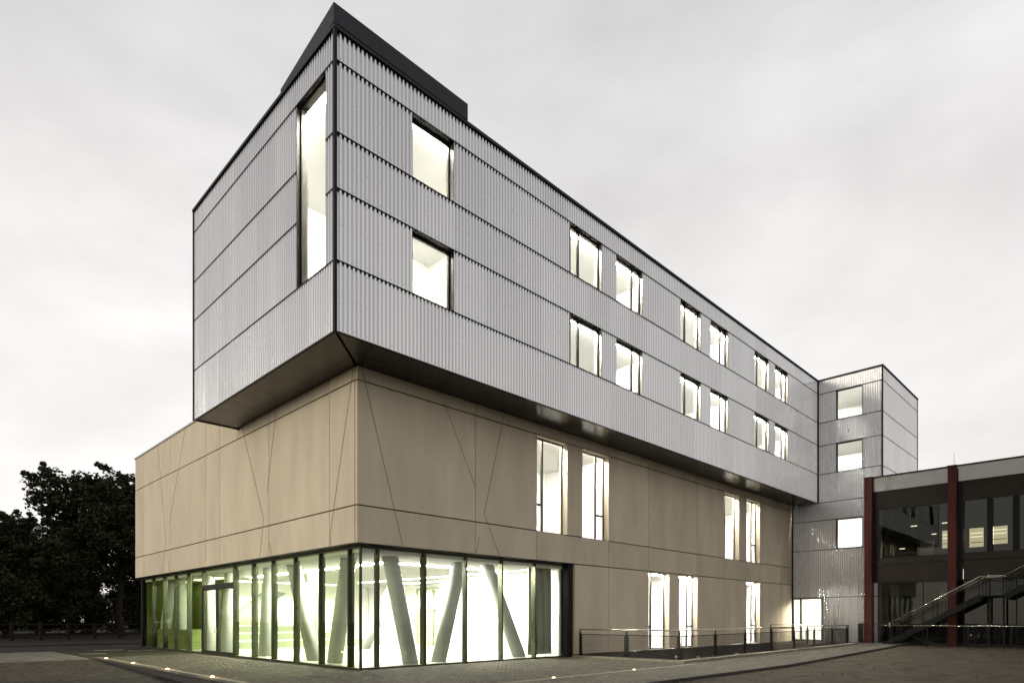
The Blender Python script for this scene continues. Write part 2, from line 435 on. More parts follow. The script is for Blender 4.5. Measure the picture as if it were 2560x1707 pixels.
# ------------------------------------------------------------------ soffit of the overhang, plank by plank
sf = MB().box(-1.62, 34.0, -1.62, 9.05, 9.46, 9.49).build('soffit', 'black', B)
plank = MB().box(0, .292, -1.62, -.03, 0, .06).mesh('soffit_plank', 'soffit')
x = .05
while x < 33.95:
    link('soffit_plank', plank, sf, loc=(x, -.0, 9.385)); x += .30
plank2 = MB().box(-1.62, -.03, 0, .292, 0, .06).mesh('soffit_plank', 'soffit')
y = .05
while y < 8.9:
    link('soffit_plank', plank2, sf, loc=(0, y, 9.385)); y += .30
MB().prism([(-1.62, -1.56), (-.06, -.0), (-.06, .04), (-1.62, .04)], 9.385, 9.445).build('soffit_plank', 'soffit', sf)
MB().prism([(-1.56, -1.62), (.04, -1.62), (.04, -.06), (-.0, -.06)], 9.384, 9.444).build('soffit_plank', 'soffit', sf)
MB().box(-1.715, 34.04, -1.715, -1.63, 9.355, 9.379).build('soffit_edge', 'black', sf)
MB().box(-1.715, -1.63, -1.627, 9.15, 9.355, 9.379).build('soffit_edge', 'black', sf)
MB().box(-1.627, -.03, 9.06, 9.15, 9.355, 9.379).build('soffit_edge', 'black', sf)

# ------------------------------------------------------------------ concrete volume
ROW = [3.95, 5.13, 8.98, 9.37]
CRW = [(8.15, 10.05, 5.13, 8.96), (11.05, 12.95, 5.13, 8.96), (24.1, 26.0, 5.13, 8.96), (27.0, 28.91, 5.13, 8.96)]
CGW = [(16.2, 18.1, .10, 3.93), (19.1, 20.98, .10, 3.93), (27.03, 28.91, .10, 3.93)]
def panel(face, s0, s1, z0, z1, gs=.014, gz=.022):
    face.box(MB(), s0 + gs, s1 - gs, -.11, 0, z0 + gz, z1 - gz).build('concrete_panel', 'concrete', B)
def prow(face, cuts, z0, z1, holes=()):
    for a, b in zip(cuts[:-1], cuts[1:]):
        if not any(h[0] - .02 < (a + b) / 2 < h[1] + .02 for h in holes): panel(face, a, b, z0, z1)
RC = [0, 4.87, 8.15, 12.93, 16.2, 20.97, 24.1, 28.91, 32.25, 34.03]
prow(CR, RC, ROW[0], ROW[1]); prow(CR, RC, ROW[2], ROW[3] + .06)
prow(CR, [0, 4.87, 8.15, 10.05, 11.05, 12.95, 16.2, 20.97, 24.1, 26.0, 27.0, 28.91, 32.25, 34.03], ROW[1], ROW[2], CRW)
prow(CR, [10.52, 12.93, 16.2, 18.1, 19.1, 20.98, 24.1, 27.03, 28.91, 32.25, 34.03], .09, ROW[0], CGW)
LC = [.12, 1.69, 6.24, 11.15, 12.82, 17.68, 22.37, 23.97]
prow(CL, LC, ROW[0], ROW[1]); prow(CL, LC, ROW[1], ROW[2])
prow(CL, [.12, 1.69, 6.24, 9.0], ROW[2], 9.43)
prow(CL, [9.17, 11.15, 12.82, 17.68, 22.37, 23.97], ROW[2], 10.80)
panel(CL, 9.0, 9.17, ROW[2], 9.34)
MB().box(-.05, .4, 9.19, 24.03, 10.79, 10.86).build('roof_edge', 'metal_edge', B)
MB().box(.36, 34, 23.945, 23.985, -.5, 10.78).build('rear_wall', 'concrete', B)
HR = CRW + CGW
# backing (dark in the joints) and the body of the wall with the deep window reveals
wall_cells(CR, MB(), .12, 34.0, 3.96, 9.36, -.115, -.15, CRW).build('wall_membrane', 'black', B)
wall_cells(CR, MB(), 10.53, 34.0, .1, 3.95, -.115, -.15, CGW).build('wall_membrane', 'black', B)
wall_cells(CR, MB(), .42, 34.0, 3.965, 9.36, -.153, -.42, CRW).build('wall', 'concrete', B)
wall_cells(CR, MB(), 10.53, 34.0, .1, 3.96, -.153, -.42, CGW).build('wall', 'concrete', B)
CL.box(MB(), .155, 23.9, -.15, -.115, 3.96, 9.36).build('wall_membrane', 'black', B)
CL.box(MB(), 9.2, 23.9, -.15, -.115, 9.36, 10.78).build('wall_membrane', 'black', B)
CL.box(MB(), .155, 23.9, -.40, -.153, 3.97, 9.36).build('wall', 'plinth', B)
MB().box(.0, .45, .42, 23.95, 3.935, 3.948).build('glazing_head', 'black', B)
MB().box(.0, 10.5, .0, .42, 3.935, 3.948).build('glazing_head', 'black', B)
for i, h in enumerate(CRW): window(CR, *h, .27, 'low' if i % 2 == 0 else 'high', transom=1.13, mat='frame_bronze', lining='concrete')
for h, nr in zip(CGW, ('low', 'high', 'high')): window(CR, *h, .27, nr, transom=1.13, mat='frame_bronze', lining='concrete')
for a, b in ((16.2, 18.1), (19.1, 20.98), (27.03, 28.91)):
    CR.box(MB(), a - .03, b + .03, -.30, .03, .075, .098).build('window_sill', 'kerb', B)
CR.box(MB(), 10.5, 29.5, -.4, -.02, -1.4, .07).build('plinth', 'plinth', B)
CR.box(MB(), 29.5, 34.03, -.4, -.02, -.3, .085).build('plinth', 'plinth', B)
# slanting relief lines on the concrete
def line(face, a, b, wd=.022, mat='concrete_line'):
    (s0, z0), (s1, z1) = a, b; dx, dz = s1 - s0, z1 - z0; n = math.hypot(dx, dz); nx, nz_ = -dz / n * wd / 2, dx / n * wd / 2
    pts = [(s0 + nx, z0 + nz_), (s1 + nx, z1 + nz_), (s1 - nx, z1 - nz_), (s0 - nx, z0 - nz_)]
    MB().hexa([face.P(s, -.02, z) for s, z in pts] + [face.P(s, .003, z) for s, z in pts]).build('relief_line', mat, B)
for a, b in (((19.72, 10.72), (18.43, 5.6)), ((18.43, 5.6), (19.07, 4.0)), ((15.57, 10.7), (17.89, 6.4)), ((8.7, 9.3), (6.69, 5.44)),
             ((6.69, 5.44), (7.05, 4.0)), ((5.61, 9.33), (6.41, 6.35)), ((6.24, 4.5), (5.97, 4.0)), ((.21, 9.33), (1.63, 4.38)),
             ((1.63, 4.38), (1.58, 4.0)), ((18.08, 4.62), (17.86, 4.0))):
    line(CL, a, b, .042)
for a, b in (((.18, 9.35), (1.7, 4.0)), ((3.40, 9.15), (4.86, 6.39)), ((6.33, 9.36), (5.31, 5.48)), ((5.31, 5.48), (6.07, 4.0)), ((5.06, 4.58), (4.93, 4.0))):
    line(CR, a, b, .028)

# ------------------------------------------------------------------ hall glazing
def glazing(face, name, s0, s1, posts, wide, door=None, glass='glass_green'):
    m = MB()
    face.box(m, s0, s1, -.16, .02, -.02, .055); face.box(m, s0, s1, -.16, .02, 3.86, 3.93)
    g = m.build(name, 'mullion', B)
    for p in posts:
        hw = .055 if p in wide else .032
        face.box(MB(), p - hw, p + hw, -.20, .03, .056, 3.859).build('mullion', 'mullion', g)
    ps = sorted([s0] + list(posts) + [s1])
    for a, b in zip(ps[:-1], ps[1:]):
        if door and door[0] - .01 < (a + b) / 2 < door[1] + .01: continue
        face.box(MB(), a + .03, b - .03, -.05, -.035, .057, 3.858).build('pane', glass, g)
    return g
LP_ = [1.05, 2.95, 4.82, 6.67, 8.48, 10.42, 14.17, 16.2, 18.1, 19.95, 21.85]
glazing(GL, 'glass_wall', .40, 23.75, LP_, (8.48, 10.42, 14.17), door=(10.42, 14.17))
RP_ = [.98, 2.84, 4.72, 6.54, 8.42]
glazing(GR, 'glass_wall', .40, 10.22, RP_, (2.84,), glass='glass_hall')
MB().box(.30, .37, .30, .37, -.02, 3.93).build('corner_mullion', 'mullion', B)
MB().box(10.22, 10.515, .10, .50, -.02, 3.934).build('end_frame', 'black', B)
MB().box(.29, .55, 23.76, 23.94, -.6, 3.934).build('end_frame', 'black', B)
MB().box(.25, .6, .55, 23.9, -.6, -.025).build('plinth', 'black', B)
# double door with a light above
d = MB(); GL.box(d, 10.48, 14.11, -.15, .015, 3.02, 3.19); dd = d.build('entrance_door', 'frame', B)
GL.box(MB(), 12.27, 12.37, -.12, .01, .057, 3.018).build('meeting_stile', 'frame', dd)
for a, b in ((10.48, 12.265), (12.375, 14.11)):
    m = MB(); GL.box(m, a, a + .07, -.11, .0, .057, 3.017); GL.box(m, b - .07, b, -.11, .0, .057, 3.017)
    GL.box(m, a + .071, b - .071, -.11, .0, .057, .16); GL.box(m, a + .071, b - .071, -.11, .0, 2.93, 3.016); m.build('door_leaf', 'frame', dd)
    GL.box(MB(), a + .072, b - .072, -.05, -.035, .162, 2.928).build('pane', 'glass_green', dd)
GL.box(MB(), 10.48, 14.11, -.05, -.035, 3.192, 3.858).build('pane', 'glass_green', dd)
for y in (12.2, 12.44):
    MB().tube((.26, y, 1.0), (.26, y, 1.25), .014).tube((.33, y, 1.02), (.26, y, 1.02), .010).tube((.33, y, 1.23), (.26, y, 1.23), .010).build('handle', 'handrail', dd)

# ------------------------------------------------------------------ inside the hall
def slab(name, x0, x1, y0, y1, z0, z1, mat, parent=B): return MB().box(x0, x1, y0, y1, z0, z1).build(name, mat, parent)
slab('hall_floor', .53, 13.4, .53, 23.7, -.15, .03, 'hall_floor')
LAMPS = [(x - .16, x + .16, 1.2, 15.6) for x in (9.6,)] + [(11.8, 12.2, 10.0, 15.2), (3.6, 10.0, 18.6, 19.0)]
hcm = MB(); xc = sorted({.45, 13.4, *[q[0] for q in LAMPS], *[q[1] for q in LAMPS]})
for a_, b_ in zip(xc[:-1], xc[1:]):
    y_ = .45
    for q in sorted([q for q in LAMPS if q[0] < (a_ + b_) / 2 < q[1]], key=lambda q: q[2]):
        hcm.box(a_, b_, y_, q[2], 3.74, 3.92); y_ = q[3]
    hcm.box(a_, b_, y_, 23.7, 3.74, 3.92)
hcm.box(.45, 13.4, .45, 23.7, 3.922, 3.93)
hcm.build('hall_ceiling', 'plaster', B)
slab('hall_wall', 10.66, 10.8, .52, 9.4, .031, 3.739, 'plaster')
slab('hall_wall', 10.12, 10.655, .52, .62, .031, 3.739, 'plaster')
slab('hall_wall', 10.81, 13.3, 9.2, 9.395, .031, 3.739, 'plaster')
slab('hall_wall', 13.2, 13.35, 9.4, 20.3, .031, 3.739, 'plaster')
slab('hall_wall', 3.0, 13.19, 20.31, 20.45, .031, 3.739, 'plaster')
slab('stair_wall', 2.9, 2.99, 18.2, 23.6, .031, 3.739, 'green_cast')
slab('stair_wall', .5, 2.89, 23.5, 23.6, .031, 3.739, 'green_cast')
slab('stair_base', .95, 2.89, 18.0, 23.4, .031, 1.05, 'green_cast')
st = slab('seating_step', 3.05, 10.8, 16.7, 20.3, .031, .44, 'steps')
slab('riser', 3.05, 9.7, 17.6, 20.3, .441, .85, 'steps', st)
slab('riser', 3.05, 7.9, 18.5, 20.3, .851, 1.26, 'steps', st)
slab('riser', 3.05, 6.4, 19.4, 20.3, 1.261, 1.66, 'steps', st)
for (xa, xb, ya, z) in ((3.03, 10.81, 16.68, .442), (3.03, 9.71, 17.58, .852), (3.03, 7.91, 18.48, 1.262)):
    slab('tread', xa, xb, ya, ya + .94, z - .05, z + .004, 'plaster', st)
# slanted interior window on the back wall
def inner_slant(pts, mat, y, t): MB().hexa([(x, y, z) for x, z in pts] + [(x, y + t, z) for x, z in pts]).build('slanted_window', mat, B)
inner_slant([(4.0, 1.75), (5.3, 1.75), (7.3, 3.2), (6.2, 3.4)], 'bluegrey', 20.26, .045)
inner_slant([(3.9, 1.72), (4.0, 1.72), (6.25, 3.45), (6.1, 3.45)], 'green_cast', 20.24, .06)
inner_slant([(8.0, 2.0), (8.7, 2.0), (8.9, 3.3), (8.2, 3.3)], 'green_cast', 20.26, .045)
# glazed inner door frame at the back
m = MB()
for y in (10.0, 11.5, 13.1, 14.7): m.box(13.08, 13.19, y - .05, y + .05, .031, 3.5)
for z in (2.25, 3.45): m.box(13.085, 13.185, 10.051, 14.649, z - .05, z + .05)
m.build('inner_door_frame', 'steps', B)
for y in (10.1, 11.62, 13.2): slab('inner_door', 13.1, 13.18, y, y + 1.3, .04, 2.0, 'doorwood')
# slanting round columns
def column(p0, p1, r=.275):
    p0 = Vector(p0); p1 = Vector(p1); MB().tube(p0, p1, r, n=28).build('slanted_column', 'column', B, smooth=True)
for t, b in ((2.0, 2.95), (5.25, 4.13), (6.45, 8.5)): column((b, 1.25, -.1), (t, 1.25, 3.95))
for t, b in ((2.55, 3.6), (6.9, 5.0), (8.9, 9.45), (13.15, 13.7), (16.0, 15.8), (20.3, 19.4), (21.7, 23.2)): column((1.25, b, -.1), (1.25, t, 3.95))
column((4.4, 11.2, -.1), (3.6, 9.6, 3.95)); column((7.9, 12.4, -.1), (8.7, 10.4, 3.95))
# ceiling lights of the hall
def ceiling_light(parent, x0, x1, y0, y1, z, mat, rim=0):
    MB().box(x0, x1, y0, y1, z - .03, z).build('ceiling_light', mat, parent)
    if rim:
        m = MB(); m.box(x0 - .03, x0 - .001, y0, y1, z - rim, z); m.box(x1 + .001, x1 + .03, y0, y1, z - rim, z)
        m.box(x0 - .03, x1 + .03, y0 - .03, y0 - .001, z - rim, z); m.box(x0 - .03, x1 + .03, y1 + .001, y1 + .03, z - rim, z); m.build('light_rim', 'plaster', parent)
hc = [o for o in B.children if o.name.startswith('hall_ceiling')][0]
for q in LAMPS:
    xm, ym = (q[0] + q[1]) / 2, (q[2] + q[3]) / 2
    if q[3] - q[2] > 1: ceiling_light(hc, xm - .07, xm + .07, q[2] + .1, q[3] - .1, 3.921, 'lamp_hall')
    else: ceiling_light(hc, q[0] + .1, q[1] - .1, ym - .07, ym + .07, 3.921, 'lamp_hall')
ceiling_light(hc, 3.0, 3.07, 3.2, 15.2, 3.739, 'lamp_track')
ceiling_light(hc, 3.2, 9.0, 3.0, 3.07, 3.739, 'lamp_track')
ceiling_light(hc, 1.7, 2.2, 16.5, 19.5, 3.739, 'lamp_dim')
ceiling_light(hc, 1.7, 2.2, 21.5, 22.8, 3.739, 'lamp_dim')
# curtain by the end of the glass wall
n = 140; us = np.linspace(0, 1, n)
xs = 8.62 + 1.28 * us; ys = .86 + .10 * np.sin(us * 44) + .03 * np.sin(us * 23 + 1)
v = []
for z in np.linspace(.12, 3.84, 6):
    k = .85 + .3 * (1 - (z - .12) / 3.72)
    v += [(x + .012 * math.sin(z * 2 + u * 9), .86 + (yy - .86) * k, z) for x, yy, u in zip(xs, ys, us)]
f = [(r * n + i, r * n + i + 1, (r + 1) * n + i + 1, (r + 1) * n + i) for r in range(5) for i in range(n - 1)]
cu = link('curtain', fast_mesh('curtain', v, f, 'curtain', True))
tag(cu, 'grey-green pleated curtain gathered behind the last pane of the glass wall', 'curtain')
md = cu.modifiers.new('thick', 'SOLIDIFY'); md.thickness = .006

# ------------------------------------------------------------------ lit rooms behind the windows
def room(x0, x1, y0, y1, z0, z1, lamps, lampmat, front='y', wall='plaster_warm'):
    t = .05; m = MB()
    m.box(x0 - t, x1 + t, y0, y1 + t, z0 - t, z0); m.box(x0 - t, x1 + t, y0, y1 + t, z1, z1 + t)
    m.box(x0 - t, x1 + t, y1, y1 + t, z0 + .001, z1 - .001)
    if 'x' not in front: m.box(x0 - t, x0, y0, y1 - .001, z0 + .001, z1 - .001)
    m.box(x1, x1 + t, y0, y1 - .001, z0 + .001, z1 - .001)
    if front == 'x': m.box(x0, x1 - .001, y0 - t, y0 - .001, z0 + .001, z1 - .001)
    r = m.build('room', wall, B)
    for (a, b, c, d_) in lamps: ceiling_light(r, a, b, c, d_, z1 - .002, lampmat)
    return r
yf = -1.33
room(-1.33, 6.6, yf, 5.0, 10.2, 17.0, [(-1.0, 6.2, -1.28, -.98), (-1.28, -.98, -.8, 4.5)], 'lamp_first', front='xy')
for z0, z1 in ((10.3, 13.5), (13.8, 17.0)):
    for x0, x1 in ((7.0, 14.4), (14.8, 22.6), (23.0, 32.0)):
        room(x0, x1, yf, 4.2, z0, z1, [(x0 + .3, x1 - .3, -1.27, -.95)], 'lamp_room')
for x0, x1 in ((7.0, 14.4), (22.8, 33.5)): room(x0, x1, .43, 5.2, 4.6, 9.25, [(x0 + .4, x1 - .4, .5, .85)], 'lamp_first')
for x0, x1 in ((15.0, 22.4), (25.4, 33.5)): room(x0, x1, .43, 5.2, .06, 3.95 - .05, [(x0 + .4, x1 - .4, .5, .85)], 'lamp_first')
for z0, z1 in ((10.3, 13.6), (13.8, 17.0), (5.0, 9.2)):
    r = room(34.47, 39.5, -5.1, 3.0, z0, z1, [(34.52, 34.85, -4.9, 1.0)], 'lamp_room', front='x')
    MB().box(38.6, 39.4, -4.7, -2.2, z0 + .02, z0 + 2.5).build('cupboard', 'cabinet', r)
room(34.47, 39.5, -5.1, 3.0, .1, 3.9, [(35.3, 38.5, -3.6, -3.2), (35.3, 38.5, -1.4, -1.0)], 'lamp_entry', front='x')
# tower entrance: side light and door
m = MB()
for a, b in ((-.10, -.04), (-.62, -.50), (-1.97, -1.88)): TF.box(m, a, b, -.14, -.02, .12, 3.03)
TF.box(m, -1.879, -.101, -.139, -.021, 2.94, 3.029); TF.box(m, -1.879, -.101, -.139, -.021, .12, .24)
td = m.build('side_door', 'frame_bronze', B)
TF.box(MB(), -1.87, -.63, -.07, -.06, .25, 2.93).build('pane', 'glass', td)
TF.box(MB(), -.49, -.11, -.07, -.06, .25, 2.93).build('pane', 'glass', td)
MB().tube((34.0, -1.80, 1.1), (34.0, -1.66, 1.1), .015).build('handle', 'handrail', td)

# ------------------------------------------------------------------ ground
def zleft(x, y):                              # the yard left of the plaza falls gently towards the viewer
    t = min(1, max(0, (14 - y) / 16)); return -.03 - .24 * t
PIT = (10.55, 29.55, -4.75, .02)
def gz(x, y):
    if x < -4.0: return zleft(x, y)
    if y > 14 or x > 36: return -.03
    return -.30
gx = sorted({-160, -80, -40, -25, -18, -14, -10, -8, -6, -4.25, -4.0, 0, PIT[0], 20, PIT[1], 34, 36, 45, 60, 90, 160})
gy = sorted({-160, -80, -40, -25, -18, -14, -10, -8, -6, PIT[2], -2, PIT[3], 2, 4, 6, 8, 10, 12, 14, 14.5, 22, 30, 45, 60, 90, 130, 200, 320})
v = [(x, y, gz(x, y)) for y in gy for x in gx]; nx = len(gx)
f = [(j * nx + i, j * nx + i + 1, (j + 1) * nx + i + 1, (j + 1) * nx + i) for j in range(len(gy) - 1) for i in range(nx - 1)
     if not (PIT[0] - .1 < (gx[i] + gx[i + 1]) / 2 < PIT[1] + .1 and PIT[2] - .1 < (gy[j] + gy[j + 1]) / 2 < PIT[3] + .1)]
link('ground', fast_mesh('ground', v, f, 'asphalt'), kind='structure')

def ramp_z(x): return .12 * min(1, max(0, (x - 11) / 20))
# plaza bed, lying on the ground, with every paving stone on top
def bed(poly, zf, name, mat, kind='structure', parent=None):
    m = MB(); m.poly([(x, y, zf(x, y)) for x, y in poly]); return m.build(name, mat, parent, kind=kind)
XE = 34.5
edge = [(-4.25, -8.25), (12, -8.35), (25, -7.6), (XE, -6.95)]
def front_y(x):
    for (a, ya), (b, yb) in zip(edge[:-1], edge[1:]):
        if a <= x <= b: return ya + (yb - ya) * (x - a) / (b - a)
    return edge[-1][1]
m = MB()
xs_ = [-4.25, 0, .25, 5, 10.5, 11, 15, 20, 25, 29.6, 31, XE]
for a, b in zip(xs_[:-1], xs_[1:]):
    yt = 14.2 if b <= 0 else (.3 if b <= 10.5 else (-4.85 if b <= 29.6 else .0))
    m.poly([(a, front_y(a), ramp_z(a) - .035), (b, front_y(b), ramp_z(b) - .035), (b, yt, ramp_z(b) - .035), (a, yt, ramp_z(a) - .035)])
plaza = m.build('plaza', 'bed', None, kind='structure')

def pavers(rects, lx, ly, gap, zf, name, mat, parent, drop=None, h=.05, jit=.004, rows_x=True):
    """running-bond stones as real blocks with open joints"""
    V = []
    for (x0, x1, y0, y1) in rects:
        j = 0; y = y0
        while y < y1 - .02:
            x = x0 - (lx / 2 if j % 2 else 0)
            while x < x1 - .01:
                a, b = max(x, x0) + gap / 2, min(x + lx, x1) - gap / 2; c, d_ = y + gap / 2, min(y + ly, y1) - gap / 2
                if b - a > .02 and d_ - c > .02:
                    V.append((a, b, c, d_) if rows_x else (c, d_, a, b))
                x += lx
            y += ly; j += 1
    V = [q for q in V if drop is None or not drop((q[0] + q[1]) / 2, (q[2] + q[3]) / 2)]
    q = np.array(V); n = len(q)
    z = np.array([zf((a + b) / 2, (c + d_) / 2) for a, b, c, d_ in V]) + RNG.normal(0, jit * .5, n)
    tl = RNG.normal(0, jit * .35, (n, 4)); P = np.zeros((n, 8, 3))
    for k, (ix, iy) in enumerate(((0, 2), (1, 2), (1, 3), (0, 3))):
        P[:, k, 0] = q[:, ix]; P[:, k, 1] = q[:, iy]; P[:, k, 2] = z - h
        P[:, k + 4, 0] = q[:, ix] + (.004 if ix == 0 else -.004); P[:, k + 4, 1] = q[:, iy] + (.004 if iy == 2 else -.004); P[:, k + 4, 2] = z + tl[:, k]
    F = np.array([(4, 5, 6, 7), (0, 1, 5, 4), (1, 2, 6, 5), (2, 3, 7, 6), (3, 0, 4, 7)])
    f = (np.arange(n) * 8)[:, None, None] + F[None]
    return link(name, fast_mesh(name, P.reshape(-1, 3), f.reshape(-1, 4), mat), parent, kind='stuff')
# stones lie along y left of the building (columns of x), swapped coordinates in the rects
pavers([(-8.2, 14.1, -4.0, 0.0)], .20, .10, .008, lambda x, y: 0, 'paving_stones', 'paver', plaza, rows_x=False,
       drop=lambda x, y: -3.98 < x < -3.76)
pavers([(0.0, 10.3, -8.2, -5.82), (0.0, 10.3, -5.68, .28)], .20, .10, .008, lambda x, y: 0, 'paving_stones', 'paver', plaza)
pavers([(10.3, XE, -8.6, -5.32), (29.75, 34.02, -5.32, -.06)], .20, .10, .008, lambda x, y: ramp_z(x), 'paving_stones', 'paver', plaza, drop=lambda x, y: y < front_y(x) + .12)
# edging with the flush strip that carries the ground lights
def strip(name, pts, wd, z0, z1, mat, parent=None, n=None, kind=None):
    """kerb run of separate stones along a polyline"""
    k = 0
    for (xa, ya), (xb, yb) in zip(pts[:-1], pts[1:]):
        Ls = math.hypot(xb - xa, yb - ya); c = max(1, round(Ls / (n or Ls)))
        ux, uy = (xb - xa) / Ls, (yb - ya) / Ls
        for i in range(c):
            a, b = i * Ls / c + .004, (i + 1) * Ls / c - .004
            p = [(xa + ux * t - uy * o, ya + uy * t + ux * o) for t, o in ((a, 0), (b, 0), (b, wd), (a, wd))]
            zz = [ramp_z(x) for x, y in p]
            MB().hexa([(x, y, q + z0) for (x, y), q in zip(p, zz)] + [(x, y, q + z1) for (x, y), q in zip(p, zz)]).build(name, mat, parent)
strip('edging_stone', [(-3.77, 14.1), (-3.77, -5.68)], -.20, -.05, .006, 'kerb', plaza, 1.0)
strip('edging_stone', [(-3.76, -5.82), (10.3, -5.82)], .13, -.05, .006, 'kerb', plaza, 1.0)
strip('border_kerb', [(-4.01, 14.2), (-4.01, -8.2)], -.22, -.6, .012, 'kerb_dark', plaza, 1.0)
strip('border_kerb', [(-4.0, -8.25), (12, -8.35), (25, -7.6), (XE, -6.95)], -.10, -.4, .03, 'kerb_dark', plaza, 1.5)
strip('border_kerb', [(-4.0, 14.12), (.2, 14.12)], .10, -.4, .012, 'kerb_dark', plaza, 1.0)
MB().tube((-1.73, -.7, -.03), (-1.73, -.7, .008), .34, n=28).build('manhole_cover', 'kerb_dark', None)
mh = bpy.data.objects['manhole_cover']; tag(mh, 'round dark iron manhole cover in the paving before the glass corner', 'manhole cover')
m = MB()
for i in range(-4, 5): m.box(-1.73 + i * .06 - .012, -1.73 + i * .06 + .012, -.7 - .22, -.7 + .22, .0085, .014)
m.build('tread_ribs', 'steel_dark', mh)
# raised kerb round the light well, the well itself
strip('well_kerb', [(10.32, .0), (10.32, -5.28)], .20, -.4, .085, 'kerb', plaza, 1.0)
strip('well_kerb', [(10.32, -5.29), (29.7, -5.29)], .36, -.4, .085, 'kerb', plaza, 1.0)
m = MB(); m.box(10.4, 29.9, -5.0, .4, -1.5, -1.4); m.box(10.53, 10.6, -4.9, -.02, -1.39, -.05); m.box(10.61, 29.6, -4.93, -4.8, -1.39, -.05); m.box(29.6, 29.75, -4.93, .3, -1.39, .10)
m.build('light_well', 'plinth', None, kind='structure')
for (x, y, wh) in ((12.7, -4.55, 'leftmost of the front row'), (14.2, -4.5, 'middle of the front row'), (16.2, -4.5, 'rightmost of the front row'), (12.2, -3.9, 'set back nearer the wall')):
    pm = MB().box(x - .05, x + .05, y - .05, y + .05, -1.4, .13).build('marker_post', 'white_post', None)
    MB().box(x - .055, x + .055, y - .055, y + .055, .02, .06).build('black_band', 'black', pm)
    tag(pm, 'short white marker post behind the railing, ' + wh, 'post', 'marker posts in the light well')
# left yard: light slabs, brick-red setts, road, footway
pavers([(-16.0, -4.26, 13.2, 21.5)], .60, .40, .012, lambda x, y: zleft(x, y) + .012, 'yard_slabs', 'slab', None)
pavers([(-16.0, -4.26, 4.4, 13.15)], .24, .16, .012, lambda x, y: zleft(x, y) + .012, 'yard_setts', 'paver_dark', None,
       drop=lambda x, y: y < 4.0 - .35 * (x + 4.3))
for o in ('yard_slabs', 'yard_setts'):
    tag(bpy.data.objects[o], 'pale worn slabs in the yard left of the plaza' if o == 'yard_slabs' else 'dark reddish setts in rows in the left yard', 'paving')
MB().poly([(-4.2, 14.3, -.024), (3, 14.3, -.024), (3, 24.2, -.024), (-4.2, 21.6, -.024)]).build('verge', 'verge', None, kind='structure')
for (x0, x1, y) in ((-3.9, -2.9, 17.2), (-1.5, -.3, 18.9), (-2.6, -1.4, 20.6)):
    t_ = MB().box(x0, x1, y, y + .5, -.05, .012).build('stepping_slab', 'slab', None)
    tag(t_, 'flat pale stepping slab set in the verge beside the plaza end', 'slab', 'slabs in the verge')
MB().poly([(-160, 22.5, -.022), (160, 25.0, -.022), (160, 30.5, -.022), (-160, 29.5, -.022)]).build('road', 'asphalt', None, kind='structure')
MB().poly([(-160, 29.9, -.018), (160, 30.9, -.018), (160, 40.5, -.018), (-160, 40.5, -.018)]).build('footway', 'earth', None, kind='structure')
m = MB(); m.box(-60, 3.2, 29.55, 29.85, -.3, .07); m.build('road_kerb', 'kerb_dark', None, kind='structure')
MB().poly([(-160, 40.4, -.012), (160, 40.4, -.012), (160, 300, -.012), (-160, 300, -.012)]).build('park_ground', 'earth', None, kind='structure')

# bare building ground on the right, lumpy with stones
n1, n2 = 170, 70
gxx = -14 + 50 * np.linspace(0, 1, n1); V = np.zeros((n2, n1, 3))
from mathutils import noise
for j in range(n2):
    for i in range(n1):
        x = gxx[i]; yt = front_y(min(max(x, -4.2), XE)) - .11; t = j / (n2 - 1); y = yt - 22 * t ** 1.5
        p = Vector((x * .8, y * .8, 0))
        e = min(1, (yt - y) / .5)
        z = ramp_z(x) - .06 + e * (.05 * noise.noise(p) + .035 * noise.noise(p * 3.1) + .018 * noise.noise(p * 9.0)) - .04 * e
        V[j, i] = (x, y, z)
f = [(j * n1 + i, (j + 1) * n1 + i, (j + 1) * n1 + i + 1, j * n1 + i + 1) for j in range(n2 - 1) for i in range(n1 - 1)]
link('dirt_ground', fast_mesh('dirt_ground', V.reshape(-1, 3), f, 'dirt', True), kind='structure')
Dg = V
n = 2600; Vs = []; Fs = []
for k in range(n):
    i = RNG.integers(60, n1 - 1); j = int((RNG.random() ** 1.3) * (n2 - 12)); c = Dg[j, i] + np.array([RNG.uniform(-.15, .15), RNG.uniform(-.15, .15), 0])
    r = .012 + .05 * RNG.random() ** 4; b = len(Vs); a0 = RNG.uniform(0, 6)
    for q in range(5): Vs.append((c[0] + r * RNG.uniform(.7, 1.3) * math.cos(a0 + q * 1.257), c[1] + r * RNG.uniform(.7, 1.3) * math.sin(a0 + q * 1.257), c[2] - .01))
    Vs.append((c[0], c[1], c[2] + r * RNG.uniform(.4, .9)))
    Fs += [(b + q, b + (q + 1) % 5, b + 5) for q in range(5)]
link('rubble', fast_mesh('rubble', Vs, Fs, 'stone'), kind='stuff')
tag(bpy.data.objects['rubble'], 'small stones and clods scattered on the bare dirt ground', 'rubble')

